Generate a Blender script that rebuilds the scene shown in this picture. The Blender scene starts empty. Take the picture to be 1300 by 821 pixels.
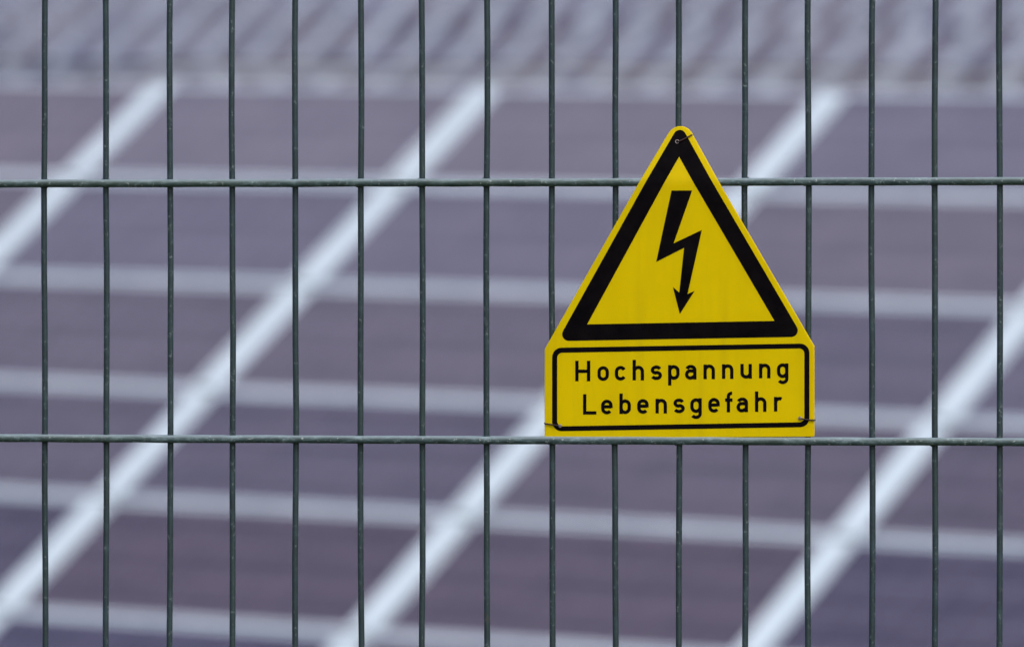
import bpy, bmesh, math, random
from mathutils import Vector, Matrix

random.seed(7)
scene = bpy.context.scene
C = scene.collection

# ------------------------------------------------------------------ camera
F = 9500.0                      # focal length in pixels of a 1300 px wide frame
CAM_Z = 1.70
HOR = 360.0                     # pixel row of the horizon
cam_d = bpy.data.cameras.new('camera')
cam_d.sensor_width = 36.0
cam_d.lens = 36.0 * F / 1300.0
cam_d.shift_y = (HOR - 410.5) / 1300.0
cam_d.clip_start = 0.1
cam_d.clip_end = 5000
cam_d.dof.use_dof = True
cam_d.dof.focus_distance = 5.77
cam_d.dof.aperture_fstop = (cam_d.lens / 1000.0) / 0.0275
cam_d.dof.aperture_blades = 9
cam = bpy.data.objects.new('camera', cam_d)
C.objects.link(cam)
cam.location = (0, 0, CAM_Z)
cam.rotation_euler = (math.pi / 2, 0, 0)
scene.camera = cam

# ------------------------------------------------------------------ sky, sun, exposure
SUN_EL, SUN_AZ = math.radians(54), math.radians(152)     # azimuth clockwise from +Y
w = bpy.data.worlds.new('World')
scene.world = w
w.use_nodes = True
nt = w.node_tree
bg = nt.nodes['Background']
sky = nt.nodes.new('ShaderNodeTexSky')
sky.sky_type = 'NISHITA'
sky.sun_disc = False
sky.sun_elevation = SUN_EL
sky.sun_rotation = SUN_AZ
sky.air_density = 1.0
sky.dust_density = 3.0
sky.ozone_density = 1.0
nt.links.new(sky.outputs[0], bg.inputs[0])
bg.inputs[1].default_value = 0.13
sun_d = bpy.data.lights.new('sun', 'SUN')
sun_d.energy = 1.5
sun_d.angle = math.radians(30)
sun_d.color = (1.0, 0.97, 0.93)
sun = bpy.data.objects.new('sun', sun_d)
C.objects.link(sun)
sdir = Vector((math.sin(SUN_AZ) * math.cos(SUN_EL), math.cos(SUN_AZ) * math.cos(SUN_EL), math.sin(SUN_EL)))
sun.rotation_euler = (-sdir).to_track_quat('-Z', 'Y').to_euler()
sun.location = (3, -4, 8)
scene.view_settings.view_transform = 'Standard'
scene.view_settings.look = 'None'
scene.view_settings.exposure = 0.55
scene.cycles.use_denoising = True
scene.cycles.max_bounces = 8
scene.cycles.transmission_bounces = 6


# ------------------------------------------------------------------ helpers
def new_mat(name):
    m = bpy.data.materials.new(name)
    m.use_nodes = True
    return m, m.node_tree, m.node_tree.nodes['Principled BSDF']


def N(nt, kind, **kw):
    n = nt.nodes.new(kind)
    for k, v in kw.items():
        setattr(n, k, v)
    return n


def ramp(nt, src, stops):
    r = N(nt, 'ShaderNodeValToRGB')
    e = r.color_ramp.elements
    e[0].position, e[0].color = stops[0][0], (*stops[0][1], 1)
    e[1].position, e[1].color = stops[-1][0], (*stops[-1][1], 1)
    for p, c in stops[1:-1]:
        x = e.new(p)
        x.color = (*c, 1)
    nt.links.new(src, r.inputs[0])
    return r.outputs[0]


def noise(nt, vec, scale, detail=4.0, rough=0.6):
    n = N(nt, 'ShaderNodeTexNoise')
    n.inputs['Scale'].default_value = scale
    n.inputs['Detail'].default_value = detail
    n.inputs['Roughness'].default_value = rough
    if vec is not None:
        nt.links.new(vec, n.inputs['Vector'])
    return n.outputs['Fac']


def mix(nt, fac, a, b, blend='MIX'):
    n = N(nt, 'ShaderNodeMix', data_type='RGBA', blend_type=blend)
    for sock, val in ((n.inputs[0], fac), (n.inputs[6], a), (n.inputs[7], b)):
        if hasattr(val, 'links') or hasattr(val, 'is_linked'):
            nt.links.new(val, sock)
        elif isinstance(val, tuple):
            sock.default_value = (*val, 1)
        else:
            sock.default_value = val
    return n.outputs[2]


def link_mesh(name, bm, mat, parent=None, mats=None):
    me = bpy.data.meshes.new(name)
    bm.to_mesh(me)
    bm.free()
    for m in (mats or [mat]):
        me.materials.append(m)
    o = bpy.data.objects.new(name, me)
    C.objects.link(o)
    if parent is not None:
        o.parent = parent
    return o


def thing(name, label, cat, group=None, loc=(0, 0, 0), rot=(0, 0, 0)):
    o = bpy.data.objects.new(name, None)
    o.empty_display_size = 0.1
    C.objects.link(o)
    o.location = loc
    o.rotation_euler = rot
    o['label'] = label
    o['category'] = cat
    if group:
        o['group'] = group
    return o


def add_box(bm, lo, hi):
    x0, y0, z0 = lo
    x1, y1, z1 = hi
    v = [bm.verts.new(p) for p in ((x0, y0, z0), (x1, y0, z0), (x1, y1, z0), (x0, y1, z0),
                                   (x0, y0, z1), (x1, y0, z1), (x1, y1, z1), (x0, y1, z1))]
    for f in ((3, 2, 1, 0), (4, 5, 6, 7), (0, 1, 5, 4), (1, 2, 6, 5), (2, 3, 7, 6), (3, 0, 4, 7)):
        bm.faces.new([v[i] for i in f])


def add_tube(bm, pts, r, n=10, smooth=True, cap=True):
    pts = [Vector(p) for p in pts]
    rings = []
    ref = None
    for i, p in enumerate(pts):
        a = pts[max(i - 1, 0)]
        b = pts[min(i + 1, len(pts) - 1)]
        t = (b - a).normalized()
        if ref is None:
            ref = t.orthogonal().normalized()
        ref = (ref - t * ref.dot(t)).normalized()
        s = t.cross(ref)
        rr = r[i] if isinstance(r, (list, tuple)) else r
        rings.append([bm.verts.new(p + rr * (math.cos(k * 2 * math.pi / n) * ref + math.sin(k * 2 * math.pi / n) * s))
                      for k in range(n)])
    for A, B in zip(rings, rings[1:]):
        for k in range(n):
            f = bm.faces.new((A[k], A[(k + 1) % n], B[(k + 1) % n], B[k]))
            f.smooth = smooth
    if cap:
        bm.faces.new(rings[0][::-1])
        bm.faces.new(rings[-1])


# ------------------------------------------------------------------ materials
# green coated fence wire, weathered: chalky specks, algae, worn metal
m_wire, nt, p = new_mat('fence_wire_coating')
tc = N(nt, 'ShaderNodeTexCoord')
geo = N(nt, 'ShaderNodeNewGeometry')
pos = geo.outputs['Position']
n1 = noise(nt, pos, 60, 5, 0.7)
n2 = noise(nt, pos, 300, 4, 0.75)
n3 = noise(nt, pos, 9, 4, 0.6)
base = ramp(nt, n1, [(0.3, (0.008, 0.017, 0.020)), (0.55, (0.013, 0.030, 0.035)), (0.8, (0.034, 0.060, 0.066))])
spk = ramp(nt, n2, [(0.58, (0, 0, 0)), (0.70, (1, 1, 1))])
base = mix(nt, spk, base, (0.15, 0.18, 0.18))
n5 = noise(nt, pos, 35, 5, 0.75)
base = mix(nt, ramp(nt, n5, [(0.66, (0, 0, 0)), (0.74, (0.8, 0.8, 0.8))]), base, (0.055, 0.034, 0.022))
alg = ramp(nt, n3, [(0.45, (0, 0, 0)), (0.7, (0.6, 0.6, 0.6))])
base = mix(nt, alg, base, (0.020, 0.036, 0.030))
nt.links.new(base, p.inputs['Base Color'])
p.inputs['Roughness'].default_value = 0.5
bmp = N(nt, 'ShaderNodeBump')
bmp.inputs['Strength'].default_value = 0.35
bmp.inputs['Distance'].default_value = 0.0006
nt.links.new(n2, bmp.inputs['Height'])
nt.links.new(bmp.outputs[0], p.inputs['Normal'])

# horizontal wires carry more chalk and moss
m_hwire, nt, p = new_mat('horizontal_wire_coating')
geo = N(nt, 'ShaderNodeNewGeometry')
mp = N(nt, 'ShaderNodeMapping')
mp.inputs['Scale'].default_value = (1, 1, 3)
nt.links.new(geo.outputs['Position'], mp.inputs[0])
n1 = noise(nt, mp.outputs[0], 70, 5, 0.75)
n2 = noise(nt, geo.outputs['Position'], 380, 3, 0.7)
n3 = noise(nt, geo.outputs['Position'], 7, 3, 0.6)
base = ramp(nt, n1, [(0.3, (0.018, 0.032, 0.032)), (0.5, (0.045, 0.072, 0.074)), (0.74, (0.20, 0.27, 0.29))])
alg = ramp(nt, n3, [(0.42, (0, 0, 0)), (0.66, (0.65, 0.65, 0.65))])
base = mix(nt, alg, base, (0.040, 0.062, 0.036))
spk = ramp(nt, n2, [(0.60, (0, 0, 0)), (0.70, (1, 1, 1))])
base = mix(nt, spk, base, (0.30, 0.34, 0.33))
sx = N(nt, 'ShaderNodeSeparateXYZ')                          # highlight along the rod tops, painted into the colour
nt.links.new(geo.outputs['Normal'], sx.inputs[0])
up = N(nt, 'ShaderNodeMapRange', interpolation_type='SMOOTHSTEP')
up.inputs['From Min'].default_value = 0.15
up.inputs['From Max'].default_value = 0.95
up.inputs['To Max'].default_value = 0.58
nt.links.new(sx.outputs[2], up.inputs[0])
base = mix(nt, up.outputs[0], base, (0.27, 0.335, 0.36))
nt.links.new(base, p.inputs['Base Color'])
p.inputs['Roughness'].default_value = 0.5
bmp = N(nt, 'ShaderNodeBump')
bmp.inputs['Strength'].default_value = 0.4
bmp.inputs['Distance'].default_value = 0.0006
nt.links.new(n2, bmp.inputs['Height'])
nt.links.new(bmp.outputs[0], p.inputs['Normal'])

# yellow plastic plate that lets some light through from the back
m_yel, nt, p = new_mat('yellow_sign_plastic')
tc = N(nt, 'ShaderNodeTexCoord')
n1 = noise(nt, tc.outputs['Object'], 25, 5, 0.65)
mp = N(nt, 'ShaderNodeMapping')
mp.inputs['Scale'].default_value = (90, 90, 7)
nt.links.new(tc.outputs['Object'], mp.inputs[0])
n2 = noise(nt, mp.outputs[0], 1.0, 4, 0.6)
base = ramp(nt, n1, [(0.3, (0.83, 0.62, 0.0)), (0.7, (0.88, 0.665, 0.0005))])
dirt = ramp(nt, n2, [(0.5, (0, 0, 0)), (0.8, (0.3, 0.3, 0.3))])
base = mix(nt, dirt, base, (0.48, 0.36, 0.01))
n4 = noise(nt, tc.outputs['Object'], 330, 2, 0.6)
fl = ramp(nt, n4, [(0.73, (0, 0, 0)), (0.80, (0.35, 0.35, 0.35))])
base = mix(nt, fl, base, (0.30, 0.21, 0.01))
nt.links.new(base, p.inputs['Base Color'])
p.inputs['Roughness'].default_value = 0.3
p.inputs['Specular IOR Level'].default_value = 0.12
tr = N(nt, 'ShaderNodeBsdfTranslucent')
tr.inputs['Color'].default_value = (0.97, 0.80, 0.0, 1)
ms = N(nt, 'ShaderNodeMixShader')
ms.inputs[0].default_value = 0.42
nt.links.new(p.outputs[0], ms.inputs[1])
nt.links.new(tr.outputs[0], ms.inputs[2])
nt.links.new(ms.outputs[0], nt.nodes['Material Output'].inputs[0])

m_blk, nt, p = new_mat('black_print')
tc = N(nt, 'ShaderNodeTexCoord')
n1 = noise(nt, tc.outputs['Object'], 60, 5, 0.7)
nt.links.new(ramp(nt, n1, [(0.3, (0.0015, 0.001, 0.0015)), (0.75, (0.006, 0.0045, 0.005))]), p.inputs['Base Color'])
p.inputs['Roughness'].default_value = 0.5
p.inputs['Specular IOR Level'].default_value = 0.03

m_cap, nt, p = new_mat('pale_grommet')
tc = N(nt, 'ShaderNodeTexCoord')
nt.links.new(ramp(nt, noise(nt, tc.outputs['Object'], 900, 3), [(0.35, (0.10, 0.075, 0.07)), (0.65, (0.40, 0.33, 0.33))]),
             p.inputs['Base Color'])
p.inputs['Roughness'].default_value = 0.4
p.inputs['Metallic'].default_value = 0.3

m_rust, nt, p = new_mat('rusty_tie_wire')
tc = N(nt, 'ShaderNodeTexCoord')
nt.links.new(ramp(nt, noise(nt, tc.outputs['Object'], 500, 4), [(0.35, (0.009, 0.003, 0.003)), (0.7, (0.040, 0.009, 0.005))]),
             p.inputs['Base Color'])
p.inputs['Roughness'].default_value = 0.75

# module glass over dark purplish cells
m_cell, nt, p = new_mat('solar_cells_under_glass')
tc = N(nt, 'ShaderNodeTexCoord')
oi = N(nt, 'ShaderNodeObjectInfo')
br = N(nt, 'ShaderNodeTexBrick')
br.offset = 0.0
br.inputs['Scale'].default_value = 1.0
br.inputs['Mortar Size'].default_value = 0.0022
br.inputs['Mortar Smooth'].default_value = 0.1
br.inputs['Brick Width'].default_value = 0.126
br.inputs['Row Height'].default_value = 0.1105
br.inputs['Color1'].default_value = (0.048, 0.037, 0.056, 1)
br.inputs['Color2'].default_value = (0.062, 0.047, 0.067, 1)
br.inputs['Mortar'].default_value = (0.20, 0.20, 0.23, 1)
nt.links.new(tc.outputs['Object'], br.inputs['Vector'])
mp = N(nt, 'ShaderNodeMapping')
mp.inputs['Scale'].default_value = (0.9, 10, 1)
nt.links.new(tc.outputs['Object'], mp.inputs[0])
st = noise(nt, mp.outputs[0], 1.6, 5, 0.7)
stc = ramp(nt, st, [(0.3, (0.62, 0.60, 0.66)), (0.7, (1.40, 1.36, 1.42))])
base = mix(nt, 1.0, br.outputs['Color'], stc, 'MULTIPLY')
wv = N(nt, 'ShaderNodeTexWave', wave_type='BANDS', bands_direction='Y')     # printed rows of cells
wv.inputs['Scale'].default_value = 1.5
wv.inputs['Distortion'].default_value = 0.6
wv.inputs['Detail'].default_value = 2
nt.links.new(tc.outputs['Object'], wv.inputs['Vector'])
base = mix(nt, 1.0, base, ramp(nt, wv.outputs['Fac'], [(0.0, (0.78, 0.78, 0.80)), (1.0, (1.22, 1.20, 1.18))]), 'MULTIPLY')
tint = ramp(nt, oi.outputs['Random'], [(0.0, (1.06, 0.99, 0.96)), (0.6, (0.98, 1.0, 1.02)), (0.85, (0.92, 1.04, 1.22)),
                                       (1.0, (0.92, 1.1, 1.5))])
base = mix(nt, 1.0, base, tint, 'MULTIPLY')
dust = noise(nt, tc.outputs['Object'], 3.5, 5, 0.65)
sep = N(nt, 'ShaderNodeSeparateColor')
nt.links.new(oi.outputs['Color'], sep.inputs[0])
dm = N(nt, 'ShaderNodeMath', operation='MULTIPLY')          # random soiling plus painted brightening of upper rows (object colour)
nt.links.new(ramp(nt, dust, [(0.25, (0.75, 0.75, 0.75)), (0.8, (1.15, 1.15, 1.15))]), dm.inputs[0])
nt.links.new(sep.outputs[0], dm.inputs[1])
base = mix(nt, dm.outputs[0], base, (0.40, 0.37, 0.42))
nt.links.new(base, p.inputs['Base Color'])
p.inputs['Roughness'].default_value = 0.10
p.inputs['IOR'].default_value = 1.5

m_alu, nt, p = new_mat('pale_aluminium_frame')
tc = N(nt, 'ShaderNodeTexCoord')
nt.links.new(ramp(nt, noise(nt, tc.outputs['Object'], 2.5, 6), [(0.3, (0.52, 0.60, 0.64)), (0.7, (0.66, 0.745, 0.795))]),
             p.inputs['Base Color'])
p.inputs['Roughness'].default_value = 0.45
p.inputs['Metallic'].default_value = 0.15

m_frame, nt, p = new_mat('anodised_panel_frame')
tc = N(nt, 'ShaderNodeTexCoord')
nt.links.new(ramp(nt, noise(nt, tc.outputs['Object'], 1.7, 5), [(0.3, (0.34, 0.40, 0.45)), (0.7, (0.58, 0.64, 0.69))]),
             p.inputs['Base Color'])
p.inputs['Roughness'].default_value = 0.5

m_grey, nt, p = new_mat('weathered_grey_profile')
tc = N(nt, 'ShaderNodeTexCoord')
oi = N(nt, 'ShaderNodeObjectInfo')
nt.links.new(mix(nt, 1.0, ramp(nt, noise(nt, tc.outputs['Object'], 2.5, 5), [(0.3, (0.24, 0.27, 0.32)), (0.7, (0.34, 0.37, 0.43))]),
                 ramp(nt, oi.outputs['Random'], [(0.0, (0.75, 0.75, 0.76)), (1.0, (1.15, 1.15, 1.15))]), 'MULTIPLY'),
             p.inputs['Base Color'])
p.inputs['Roughness'].default_value = 0.6

m_steel, nt, p = new_mat('galvanised_steel')
tc = N(nt, 'ShaderNodeTexCoord')
nt.links.new(ramp(nt, noise(nt, tc.outputs['Object'], 30, 5), [(0.3, (0.32, 0.33, 0.34)), (0.7, (0.48, 0.49, 0.50))]),
             p.inputs['Base Color'])
p.inputs['Roughness'].default_value = 0.5
p.inputs['Metallic'].default_value = 0.5

m_ground, nt, p = new_mat('grass_and_gravel_ground')
geo = N(nt, 'ShaderNodeNewGeometry')
g1 = noise(nt, geo.outputs['Position'], 0.5, 6, 0.7)
g2 = noise(nt, geo.outputs['Position'], 22, 4, 0.7)
c1 = ramp(nt, g1, [(0.35, (0.24, 0.23, 0.21)), (0.65, (0.36, 0.35, 0.33))])
c2 = ramp(nt, g2, [(0.3, (0.6, 0.6, 0.6)), (0.7, (1.25, 1.25, 1.25))])
gravel = mix(nt, 1.0, c1, c2, 'MULTIPLY')
g3 = noise(nt, geo.outputs['Position'], 3.0, 6, 0.7)
grass = mix(nt, 1.0, ramp(nt, g3, [(0.3, (0.035, 0.055, 0.018)), (0.7, (0.075, 0.090, 0.035))]), c2, 'MULTIPLY')
sx = N(nt, 'ShaderNodeSeparateXYZ')                          # mown grass at the fence, gravel up the hill
nt.links.new(geo.outputs['Position'], sx.inputs[0])
mr = N(nt, 'ShaderNodeMapRange')
mr.inputs['From Min'].default_value = 90
mr.inputs['From Max'].default_value = 130
nt.links.new(sx.outputs[1], mr.inputs[0])
nt.links.new(mix(nt, mr.outputs[0], grass, gravel), p.inputs['Base Color'])
p.inputs['Roughness'].default_value = 0.95
bmp = N(nt, 'ShaderNodeBump')
bmp.inputs['Distance'].default_value = 0.03
nt.links.new(g2, bmp.inputs['Height'])
nt.links.new(bmp.outputs[0], p.inputs['Normal'])


# ------------------------------------------------------------------ solar tables: geometry of the rows
def cv(v):                       # camera axes (right, down, forward) to world axes
    return Vector((v[0], v[2], -v[1]))


R1 = cv((0.8114785461, 0.0248033707, -0.5838556003))      # along a row
R2 = cv((-0.4982507536, 0.5514409135, -0.6690733184))     # down the slope of a table
NRM = -R1.cross(R2)                                       # up, out of the glass
PW, PH = 1.65, 0.7194533                                  # pitch of the modules
SLOPE_AX = Vector((0.5838556, 0.8114785, 0)).normalized()


def px_point(x, y, d):
    return Vector(((x - 650) / F * d, d, CAM_Z - (y - HOR) / F * d))


T_NEAR = cv((-2.767912, -0.867437, 31.822293)) + Vector((0, 0, CAM_Z))


def far_origin(x, y, d, rows):   # lattice origin so that a column line meets the bottom edge at pixel (x, y)
    return px_point(x, y, d) - R2 * (PH * rows)


#                  origin,  columns, rows, column gap (strip) width
TABLES = [
    dict(o=T_NEAR, c=(-1, 7), rows=6, label='nearest solar table, large purplish modules with broad white joints, right behind the fence'),
    dict(o=far_origin(622, 178, 180, 4), c=(-12, 14), rows=4,
         label='distant solar table seen just above the top edge of the nearest one'),
    dict(o=far_origin(638, 86, 189, 3), c=(-12, 14), rows=3,
         label='distant solar table in the blurred upper strip, second step up the hill'),
    dict(o=far_origin(676, 27, 198, 3), c=(-12, 14), rows=3,
         label='farthest solar table, just its lower edge along the top of the photo'),
]


def hill(x, y):
    q = x * SLOPE_AX.x + y * SLOPE_AX.y
    pts = HILL
    if q <= pts[0][0]:
        z = pts[0][1]
    elif q >= pts[-1][0]:
        z = pts[-1][1] + (q - pts[-1][0]) * 0.05
    else:
        for (a, za), (b, zb) in zip(pts, pts[1:]):
            if a <= q <= b:
                t = (q - a) / (b - a)
                z = za + (zb - za) * t
                break
    k = min(max((q - 12) / 10, 0), 1)
    pp = x * R1.x + y * R1.y
    return z + k * R1.z * max(-120, min(120, pp)) / math.hypot(R1.x, R1.y)


HILL = [(-60, 0.0), (14, 0.0)]
for i, T in enumerate(TABLES):
    b = T['o'] + R2 * (PH * T['rows'])
    t = T['o']
    lat = R1.z / math.hypot(R1.x, R1.y)
    for pnt, dz in ((b, -0.35 if i == 0 else -0.12), (t, -1.9 if i == 0 else -1.05)):
        q = pnt.x * SLOPE_AX.x + pnt.y * SLOPE_AX.y
        HILL.append((q, pnt.z + dz - lat * (pnt.x * R1.x + pnt.y * R1.y)))

# ground: one sheet out to the horizon, finer close to the camera
bm = bmesh.new()
qs = [-3000, -600, -60, -10, 0, 6, 10, 14, 18, 22] + [h[0] for h in HILL[2:]] + \
     [40, 60, 90, 120, 230, 300, 500, 900, 1600, 3000]
qs = sorted(set(qs))
ps = [-3000, -800, -120, -60, -30, -15, -6, 0, 6, 15, 30, 60, 120, 800, 3000]
e1 = Vector((R1.x, R1.y, 0)).normalized()
grid = []
for q in qs:
    row = []
    for s in ps:
        xy = e1 * s + SLOPE_AX * q
        row.append(bm.verts.new((xy.x, xy.y, hill(xy.x, xy.y))))
    grid.append(row)
for a, b in zip(grid, grid[1:]):
    for k in range(len(ps) - 1):
        bm.faces.new((a[k], a[k + 1], b[k + 1], b[k]))
ground = link_mesh('ground', bm, m_ground)
ground['kind'] = 'structure'

# ------------------------------------------------------------------ fence frame of reference
PSI = math.radians(10.6)
D0 = 5.79
U = Vector((math.cos(PSI), -math.sin(PSI), 0))            # along the fence to the right
NF = Vector((-math.sin(PSI), -math.cos(PSI), 0))          # out of the fence towards the viewer
FO = Vector((0, D0, 0))


def fence_hit(x, y, h=0.0):      # (along, height) where the line of sight through a photo pixel meets the fence
    d = Vector(((x - 650) / F, 1, -(y - HOR) / F))
    o = Vector((0, 0, CAM_Z))
    t = (FO + NF * h - o).dot(NF) / d.dot(NF)
    q = o + d * t - FO
    return q.dot(U), q.z


fence = thing('wire_mesh_fence', 'dark green double rod mesh fence that carries the yellow warning sign', 'fence',
              loc=FO, rot=(0, 0, -PSI))
RV, RH = 0.00235, 0.0031
OFF = RV + RH - 0.0005
seen = [57, 135, 216, 295, 375, 458, 536, 618, 701, 781, 862, 946, 1026, 1107, 1187, 1269]
us = [fence_hit(x, 395)[0] for x in seen]
left = [us[0] - 0.05 * k for k in range(1, 18)][::-1]
right = [us[-1] + 0.05 * k for k in range(1, 18)]
allu = left + us + right
z_low = fence_hit(650, 558.6, RV + RH)[1]
z_up = fence_hit(650, 231.6, RV + RH)[1]
step = z_up - z_low
zs = []
z = z_low
while z > 0.1:
    zs.append(z)
    z -= step
zs = zs[::-1] + [z_up, z_up + step]
FZ0, FZ1 = 0.04, zs[-1] + 0.025
for u in allu:
    bm = bmesh.new()
    pts = []
    nseg = 34
    a1, a2, f1, f2 = random.uniform(0, 6), random.uniform(0, 6), random.uniform(9, 16), random.uniform(24, 40)
    for k in range(nseg + 1):
        zz = FZ0 + (FZ1 - FZ0) * k / nseg
        pts.append((u + random.uniform(-1, 1) * 0.00022 + 0.0004 * math.sin(f1 * zz + a1) + 0.0002 * math.sin(f2 * zz + a2),
                    random.uniform(-1, 1) * 0.0002, zz))
    add_tube(bm, pts, RV, 10)
    link_mesh('vertical_wire', bm, m_wire, fence)
for z in zs:
    for side in (-1, 1):
        bm = bmesh.new()
        n = 2 * len(allu)
        pts = []
        for k in range(n + 1):
            u = allu[0] - 0.03 + (allu[-1] - allu[0] + 0.06) * k / n
            pts.append((u, side * OFF + random.uniform(-1, 1) * 0.0001, z + random.uniform(-1, 1) * 0.00022))
        add_tube(bm, pts, RH, 12)
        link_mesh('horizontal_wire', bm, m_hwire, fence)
# weld beads where the rods are fused, only in the stretch that shows
bm = bmesh.new()
for u in us:
    for z in (z_low, z_up, z_low - step):
        for sx in (-1, 1):
            for sz in (-1, 1):
                if random.random() < 0.75:
                    bmesh.ops.create_icosphere(bm, subdivisions=1, radius=random.uniform(0.0010, 0.0018), matrix=Matrix.Translation(
                        (u + sx * 0.0022, -RV - 0.0004, z + sz * 0.0022)))
for f in bm.faces:
    f.smooth = True
o = link_mesh('weld_bead', bm, m_wire, fence)
o['kind'] = 'stuff'

# ------------------------------------------------------------------ warning sign
H_BOT, H_UP = RV + 0.0006, OFF + RH + 0.0005              # back of the plate: at the rods below, over the upper wire above
u_s, z_s = fence_hit(862, 555.2, H_BOT)
ALPHA = math.atan((H_UP - H_BOT) / (z_up - z_s))
S0 = FO + U * u_s + NF * H_BOT + Vector((0, 0, z_s))
sign = thing('warning_sign', 'yellow triangular high voltage warning sign with black lightning arrow and lettering', 'sign',
             loc=S0, rot=(ALPHA, 0, -PSI))
WS = math.cos(ALPHA) * Vector((0, 0, 1)) + math.sin(ALPHA) * NF
NS = math.cos(ALPHA) * NF - math.sin(ALPHA) * Vector((0, 0, 1))
TH = 0.0016


def sp(x, y, h=TH):              # photo pixel to the sign's own axes
    d = Vector(((x - 650) / F, 1, -(y - HOR) / F))
    o = Vector((0, 0, CAM_Z))
    t = (S0 + NS * h - o).dot(NS) / d.dot(NS)
    q = o + d * t - S0
    return (q.dot(U), q.dot(WS))


def fillet(poly, radii, n=8):
    out = []
    m = len(poly)
    for i in range(m):
        p0, p1, p2 = Vector(poly[i - 1]), Vector(poly[i]), Vector(poly[(i + 1) % m])
        r = radii[i]
        if r <= 0:
            out.append(tuple(p1))
            continue
        a, b = (p0 - p1).normalized(), (p2 - p1).normalized()
        half = a.angle(b) / 2
        tl = r / math.tan(half)
        cen = p1 + (a + b).normalized() * (r / math.sin(half))
        s, e = p1 + a * tl - cen, p1 + b * tl - cen
        ang0 = math.atan2(s.y, s.x)
        da = (math.atan2(e.y, e.x) - ang0 + math.pi) % (2 * math.pi) - math.pi
        for k in range(n + 1):
            t = ang0 + da * k / n
            out.append((cen.x + r * math.cos(t), cen.y + r * math.sin(t)))
    return out


def flat(bm, pts, h):
    f = bm.faces.new([bm.verts.new((u, -h, v)) for u, v in pts])
    f.normal_update()
    if f.normal.y > 0:
        f.normal_flip()
    return f


# plate, bevelled at the front
outline = fillet([(861.3, 143.2), (691.3, 443.2), (691.2, 556.4), (1033.8, 554.2), (1033.9, 439.5)], [17, 2, 2, 2, 2], 7)
pts = [sp(*q) for q in outline]
bm = bmesh.new()
f = flat(bm, pts, TH)
r = bmesh.ops.extrude_face_region(bm, geom=[f])
bmesh.ops.translate(bm, vec=(0, TH, 0), verts=[v for v in r['geom'] if isinstance(v, bmesh.types.BMVert)])
bmesh.ops.recalc_face_normals(bm, faces=bm.faces)
edges = [e for e in bm.edges if abs(e.verts[0].co.y + TH) < 1e-7 and abs(e.verts[1].co.y + TH) < 1e-7]
bmesh.ops.bevel(bm, geom=edges, offset=0.0005, segments=2, affect='EDGES', profile=0.5)
link_mesh('sign_plate', bm, m_yel, sign)

PR = TH + 0.00012


def ring(name, outer, inner, h=PR):
    bm = bmesh.new()
    vo = [bm.verts.new((u, -h, v)) for u, v in outer]
    vi = [bm.verts.new((u, -h, v)) for u, v in inner]
    ed = []
    for vs in (vo, vi):
        for k in range(len(vs)):
            ed.append(bm.edges.new((vs[k], vs[(k + 1) % len(vs)])))
    bmesh.ops.triangle_fill(bm, use_beauty=True, use_dissolve=False, edges=ed)
    for f in bm.faces:
        f.normal_update()
        if f.normal.y > 0:
            f.normal_flip()
    return link_mesh(name, bm, m_blk, sign)


tri_o = fillet([(861.0, 157), (707.6, 432.8), (1019.0, 427.4)], [8, 8.5, 8.5], 8)
tri_i = [(861.3, 199), (745.4, 411.6), (983.3, 407.2)]
ring('warning_triangle', [sp(*q) for q in tri_o], [sp(*q) for q in tri_i])

bolt = [(852.6, 241.9), (878.7, 241.9), (855.2, 308.9), (891.1, 291.9), (872.9, 373.2), (881.9, 369.1),
        (863.1, 398.6), (854.3, 364.2), (862.4, 371.3), (868.5, 314.5), (833.1, 332.5)]
bm = bmesh.new()
flat(bm, [sp(*q) for q in bolt], PR)
bmesh.ops.triangulate(bm, faces=bm.faces)
link_mesh('lightning_arrow', bm, m_blk, sign)

bo = fillet([(701.0, 441.3), (701.0, 547.2), (1027.6, 541.8), (1027.6, 435.7)], [12] * 4, 8)
bi = fillet([(707.4, 447.7), (707.4, 540.9), (1021.2, 535.6), (1021.2, 442.0)], [6.5] * 4, 8)
ring('text_border', [sp(*q) for q in bo], [sp(*q) for q in bi])

# lettering: single-stroke letters of constant width, all measures in photo pixels
SW = 4.25
h_ = SW / 2
W_, XH, CAP = 14.6, 18.6, 26.0
L_, R_, CX = h_, W_ - h_, W_ / 2
RR = CX - h_
TOP, BOT = XH - h_, h_
CT, CB = TOP - RR, BOT + RR


def arc(cx, cy, rx, ry, a0, a1, n=10):
    return [(cx + rx * math.cos(math.radians(a0 + (a1 - a0) * k / n)), cy + ry * math.sin(math.radians(a0 + (a1 - a0) * k / n)))
            for k in range(n + 1)]


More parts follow.
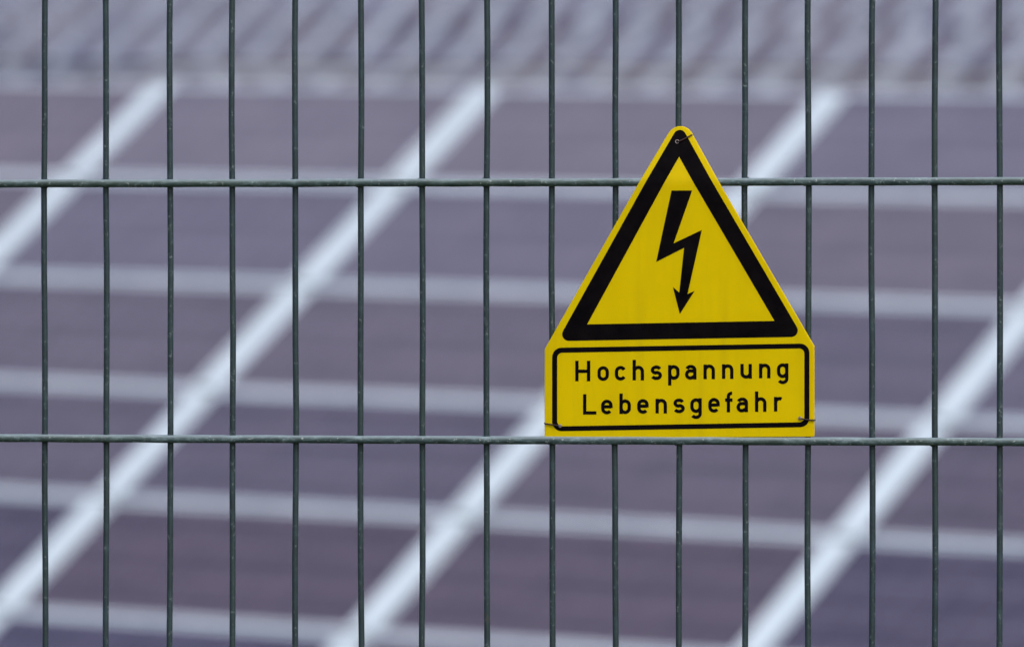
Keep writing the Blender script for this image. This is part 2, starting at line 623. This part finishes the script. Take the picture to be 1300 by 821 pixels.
STAD = arc(CX, CT, RR, RR, 0, 180, 14) + arc(CX, CB, RR, RR, 180, 360, 14)
ARCH = [(L_, CT - 3)] + arc(CX, CT, RR, RR, 180, 0, 14) + [(R_, 0)]
GLYPH = {
    'H': [([(h_, 0), (h_, CAP)], 0), ([(17, 0), (17, CAP)], 0), ([(h_, 12.7), (17, 12.7)], 0)],
    'L': [([(h_, CAP), (h_, h_), (17, h_)], 0)],
    'o': [(STAD, 1)],
    'c': [(arc(CX, CT, RR, RR, 28, 180, 12) + arc(CX, CB, RR, RR, 180, 332, 12), 0)],
    'h': [([(L_, 0), (L_, CAP)], 0), (ARCH, 0)],
    'n': [([(L_, 0), (L_, XH)], 0), (ARCH, 0)],
    'u': [([(R_, 0), (R_, XH)], 0), ([(L_, XH)] + arc(CX, CB, RR, RR, 180, 360, 14) + [(R_, CB + 3)], 0)],
    'p': [([(L_, -7.4), (L_, XH)], 0), (STAD, 1)],
    'b': [([(L_, 0), (L_, CAP)], 0), (STAD, 1)],
    'a': [(arc(CX, TOP - 4.6, RR, 4.6, 158, 0, 12) + [(R_, 0)], 0),
          ([(R_, 10.9), (L_ + 4.4, 10.9)] + arc(L_ + 4.4, 6.38, 4.4, 4.52, 90, 270, 12) + [(L_ + 6.5, h_), (R_, 4.6)], 0)],
    'e': [([(L_, 9.6), (R_, 9.6)], 0),
          ([(R_, 8.0)] + arc(CX, CT, RR, RR, 0, 180, 14) + arc(CX, CB, RR, RR, 180, 322, 12), 0)],
    's': [(arc(CX, TOP - 3.75, 4.9, 3.75, 22, 258, 14) + arc(CX, BOT + 3.75, 5.2, 3.75, 78, -156, 14), 0)],
    'g': [([(R_, XH), (R_, -1.0)] + arc(CX, -1.0, RR, 4.6, 0, -148, 12), 0), (STAD, 1)],
    'f': [([(4.2, 0), (4.2, 20.6)] + arc(8.4, 20.4, 4.2, 3.8, 176, 84, 8), 0), ([(0, 15.6), (9.4, 15.6)], 0)],
    'r': [([(L_, 0), (L_, XH)], 0), ([(L_, CT - 3)] + arc(CX, CT, RR, RR, 180, 62, 10), 0)],
}


def stroke(pts, closed, wd):
    P = [Vector(p) for p in pts]
    Q = [P[0]]
    for p in P[1:]:
        if (p - Q[-1]).length > 1e-4:
            Q.append(p)
    if closed and (Q[0] - Q[-1]).length < 1e-4:
        Q.pop()
    n = len(Q)
    A, B = [], []
    for i in range(n):
        if closed:
            a, b = Q[i - 1], Q[(i + 1) % n]
        else:
            a, b = Q[max(i - 1, 0)], Q[min(i + 1, n - 1)]
        d1 = (Q[i] - a).normalized() if a != Q[i] else (b - Q[i]).normalized()
        d2 = (b - Q[i]).normalized() if b != Q[i] else d1
        t = (d1 + d2).normalized()
        nn = Vector((-t.y, t.x))
        k = wd / 2 / max(0.5, nn.dot(Vector((-d1.y, d1.x))))
        A.append(Q[i] + nn * k)
        B.append(Q[i] - nn * k)
    return A, B


def letter(ch, x0, base):
    bm = bmesh.new()
    for i, (pts, closed) in enumerate(GLYPH[ch]):
        A, B = stroke(pts, closed, SW)
        h = PR + 0.00004 * i
        va = [bm.verts.new((sp(x0 + q.x, base - q.y)[0], -h, sp(x0 + q.x, base - q.y)[1])) for q in A]
        vb = [bm.verts.new((sp(x0 + q.x, base - q.y)[0], -h, sp(x0 + q.x, base - q.y)[1])) for q in B]
        n = len(va)
        for k in range(n if closed else n - 1):
            f = bm.faces.new((va[k], va[(k + 1) % n], vb[(k + 1) % n], vb[k]))
            f.normal_update()
            if f.normal.y > 0:
                f.normal_flip()
    return link_mesh('letter', bm, m_blk, sign)


line1 = zip('Hochspannung', [730.3, 758.5, 780.6, 803.1, 825.9, 848.2, 869.7, 893.1, 916.6, 940.0, 963.6, 986.4])
line2 = zip('Lebensgefahr', [740.2, 763.2, 786.4, 809.0, 832.2, 854.8, 876.4, 899.2, 920.6, 935.1, 958.5, 982.6])
for ch, x in line1:
    letter(ch, x, 483.6 - 0.0160 * (x - 735))
for ch, x in line2:
    letter(ch, x, 525.9 - 0.0160 * (x - 745))

# grommets and the rusty tie wires through them
PXM = 1 / 1640.0
for x, y, rad in ((858.2, 180.0, 2.6), (711.2, 540.4, 2.4), (1016.0, 530.6, 2.4)):
    bm = bmesh.new()
    u, v = sp(x, y)
    tip = y < 200                    # the tip has an open eyelet, the lower ones are capped
    prof = [(1.0, 0), (1.0, 0.3), (0.85, 0.45), (0.68, 0.3), (0.66, -0.1)] if tip else \
        [(1.0, 0), (1.0, 0.35), (0.8, 0.55), (0.5, 0.62), (0.2, 0.66)]
    rings = []
    for rr, hh in prof:
        rings.append([bm.verts.new((u + rad * PXM * rr * math.cos(k * math.pi / 7), -(TH + 0.0002 + hh * 0.0016),
                                    v + rad * PXM * rr * math.sin(k * math.pi / 7))) for k in range(14)])
    for a, b in zip(rings, rings[1:]):
        for k in range(14):
            bm.faces.new((a[k], a[(k + 1) % 14], b[(k + 1) % 14], b[k])).smooth = True
    if not tip:
        bm.faces.new(rings[-1])
    bmesh.ops.recalc_face_normals(bm, faces=bm.faces)
    link_mesh('grommet', bm, m_cap, sign)


def tie(front, back, rad=0.00056):
    pts = []
    for x, y, h in front:
        u, v = sp(x, y)
        pts.append((u, -h, v))
    for x, y, h in back:
        u, v = sp(x, y)
        pts.append((u, -h, v))
    # round the corners
    sm = [Vector(pts[0])]
    for a, b, c in zip(pts, pts[1:], pts[2:]):
        a, b, c = Vector(a), Vector(b), Vector(c)
        sm += [b.lerp(a, 0.25), b.lerp(a, 0.06).lerp(b.lerp(c, 0.06), 0.5), b.lerp(c, 0.25)]
    sm.append(Vector(pts[-1]))
    bm = bmesh.new()
    add_tube(bm, sm, rad, 8)
    link_mesh('tie_wire', bm, m_rust, sign)


g = TH + 0.0007
tie([(858.6, 180.2, 0.0012), (860.5, 179.8, g + 0.0006), (870, 175.2, g), (876.2, 171.8, g)],
    [(877.2, 171.3, -0.0002), (874, 171.5, -0.004), (862, 176, -0.0078), (855, 178, -0.005)])
tie([(711.2, 540.2, 0.0012), (708, 539.8, g + 0.0006), (700, 538.6, g), (692.0, 537.4, g)],
    [(690.6, 537.2, -0.0002), (693, 537.4, -0.003), (701, 537.6, -0.0066), (709, 538.2, -0.003)])
tie([(1016.2, 530.8, 0.0012), (1019, 531.4, g + 0.0006), (1026, 532.6, g), (1033.4, 533.2, g)],
    [(1034.5, 533.2, -0.0002), (1032, 533.3, -0.003), (1026, 533.6, -0.0066), (1018, 533, -0.003)])

# the upper tie pulls the tip of the plate back over the horizontal wire, so it is bent there
VB = sp(862, 236)[1]
for o in sign.children:
    bm = bmesh.new()
    bm.from_mesh(o.data)
    if max(v.co.z for v in bm.verts) > VB:
        for k in range(6):
            g2 = bm.verts[:] + bm.edges[:] + bm.faces[:]
            bmesh.ops.bisect_plane(bm, geom=g2, dist=1e-7, plane_co=(0, 0, VB + 0.0015 * k), plane_no=(0, 0, 1))
        for v in bm.verts:
            t = v.co.z - VB
            if t > 0:
                m = 0.0075
                v.co.y += 0.19 * (t * t / (2 * m) if t < m else t - m / 2)
        bm.to_mesh(o.data)
    bm.free()

# ------------------------------------------------------------------ solar tables: the objects
GAP_Y, LIP = 0.012, 0.021


def panel_meshes(gap_x, frame_mat):
    MW, MH = PW - gap_x, PH - GAP_Y
    bm = bmesh.new()
    a, b = MW / 2 - 0.004, MH / 2 - 0.004
    add_box(bm, (-a, -b, -0.006), (a, b, 0.0))
    pm = bpy.data.meshes.new('solar_panel')
    bm.to_mesh(pm)
    bm.free()
    pm.materials.append(m_cell)
    bm = bmesh.new()
    a, b = MW / 2, MH / 2
    t, lo, hi = LIP, -0.034, 0.003
    add_box(bm, (-a, -b, lo), (a, -b + t, hi))
    add_box(bm, (-a, b - t, lo), (a, b, hi))
    add_box(bm, (-a, -b + t, lo), (-a + t, b - t, hi - 0.0002))
    add_box(bm, (a - t, -b + t, lo), (a, b - t, hi - 0.0002))
    fm = bpy.data.meshes.new('panel_frame')
    bm.to_mesh(fm)
    bm.free()
    fm.materials.append(frame_mat)
    return pm, fm


NEAR_SET = panel_meshes(0.100, m_frame)
FAR_SET = panel_meshes(0.54, m_grey)      # the tables up the hill leave broad joints between their modules
ROT = Matrix((R1, -R2, NRM)).transposed().to_4x4()


def put(o, parent, m):
    o.parent = parent
    o.matrix_parent_inverse = Matrix.Identity(4)
    o.matrix_basis = m


def build_table(T, first):
    c0, c1 = T['c']
    rows = T['rows']
    org = T['o']
    panel_mesh, frame_mesh = NEAR_SET if first else FAR_SET
    gap = 0.100 if first else 0.54
    midp = org + R1 * (PW * (c0 + c1) / 2) + R2 * (PH * rows / 2)
    base = Vector((midp.x, midp.y, hill(midp.x, midp.y)))
    root = thing('solar_table', T['label'], 'solar panels', 'tables of solar panels on the slope behind the fence', loc=base)
    M0 = Matrix.Translation(org - base) @ ROT
    for c in range(c0, c1):
        for r in range(rows):
            jx = random.uniform(-1, 1) * 0.008
            jy = random.uniform(-1, 1) * 0.002
            m = M0 @ Matrix.Translation((PW * (c + 0.5) + jx, -PH * (r + 0.5) + jy, 0)) @ \
                Matrix.Rotation(random.uniform(-1, 1) * 0.004, 4, 'X') @ Matrix.Rotation(random.uniform(-1, 1) * 0.003, 4, 'Y')
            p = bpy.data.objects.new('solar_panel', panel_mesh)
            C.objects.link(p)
            d = max(0.02, (0.25 - 0.054 * r if first else 0.16) + random.uniform(-1, 1) * (0.025 if first else 0.10))  # soiling varies at random; near table painted brighter row by row upwards
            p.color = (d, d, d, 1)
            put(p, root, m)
            f = bpy.data.objects.new('panel_frame', frame_mesh)
            C.objects.link(f)
            f.parent = p
    # white joint strips between the columns of modules
    bm = bmesh.new()
    add_box(bm, (-0.5, -PH / 2 + 0.016, -0.012), (0.5, PH / 2 - 0.016, 0.001))
    sm = bpy.data.meshes.new('joint_strip')
    bm.to_mesh(sm)
    bm.free()
    sm.materials.append(m_alu if first else m_grey)
    for c in range(c0, c1 + 1):
        for r in range(rows):                       # one cover per module, a dark slit between them
            wv = (gap - 0.018) * (random.uniform(0.9, 1.0) if first else random.uniform(0.66, 1.0))
            s = bpy.data.objects.new('joint_strip', sm)
            C.objects.link(s)
            put(s, root, M0 @ Matrix.Translation((PW * c + random.uniform(-1, 1) * 0.004, -PH * (r + 0.5), 0)) @
                Matrix.Diagonal((wv, 1, 1, 1)))
    # purlins under the modules and posts into the ground
    k0, k1 = PW * c0 + 0.05, PW * c1 - 0.05
    prl = sorted(set((0.5, rows / 2.0, rows - 0.5)))
    for r in prl:
        bm = bmesh.new()
        add_box(bm, (k0, -0.03, -0.105), (k1, 0.03, -0.04))
        s = link_mesh('purlin', bm, m_steel)
        put(s, root, M0 @ Matrix.Translation((0, -PH * r, 0)))
    for c in range(c0, c1 + 1, 2):
        for r in (prl[0], prl[-1]):
            top = M0 @ Vector((PW * c + (0.2 if c < c1 else -0.2), -PH * r, -0.10)) + base
            gz = hill(top.x, top.y)
            bm = bmesh.new()
            add_box(bm, (-0.04, -0.04, gz - 0.3 - top.z), (0.04, 0.04, 0.02))
            s = link_mesh('support_post', bm, m_steel)
            put(s, root, Matrix.Translation(top - base))
    return root


for i, T in enumerate(TABLES):
    build_table(T, i == 0)
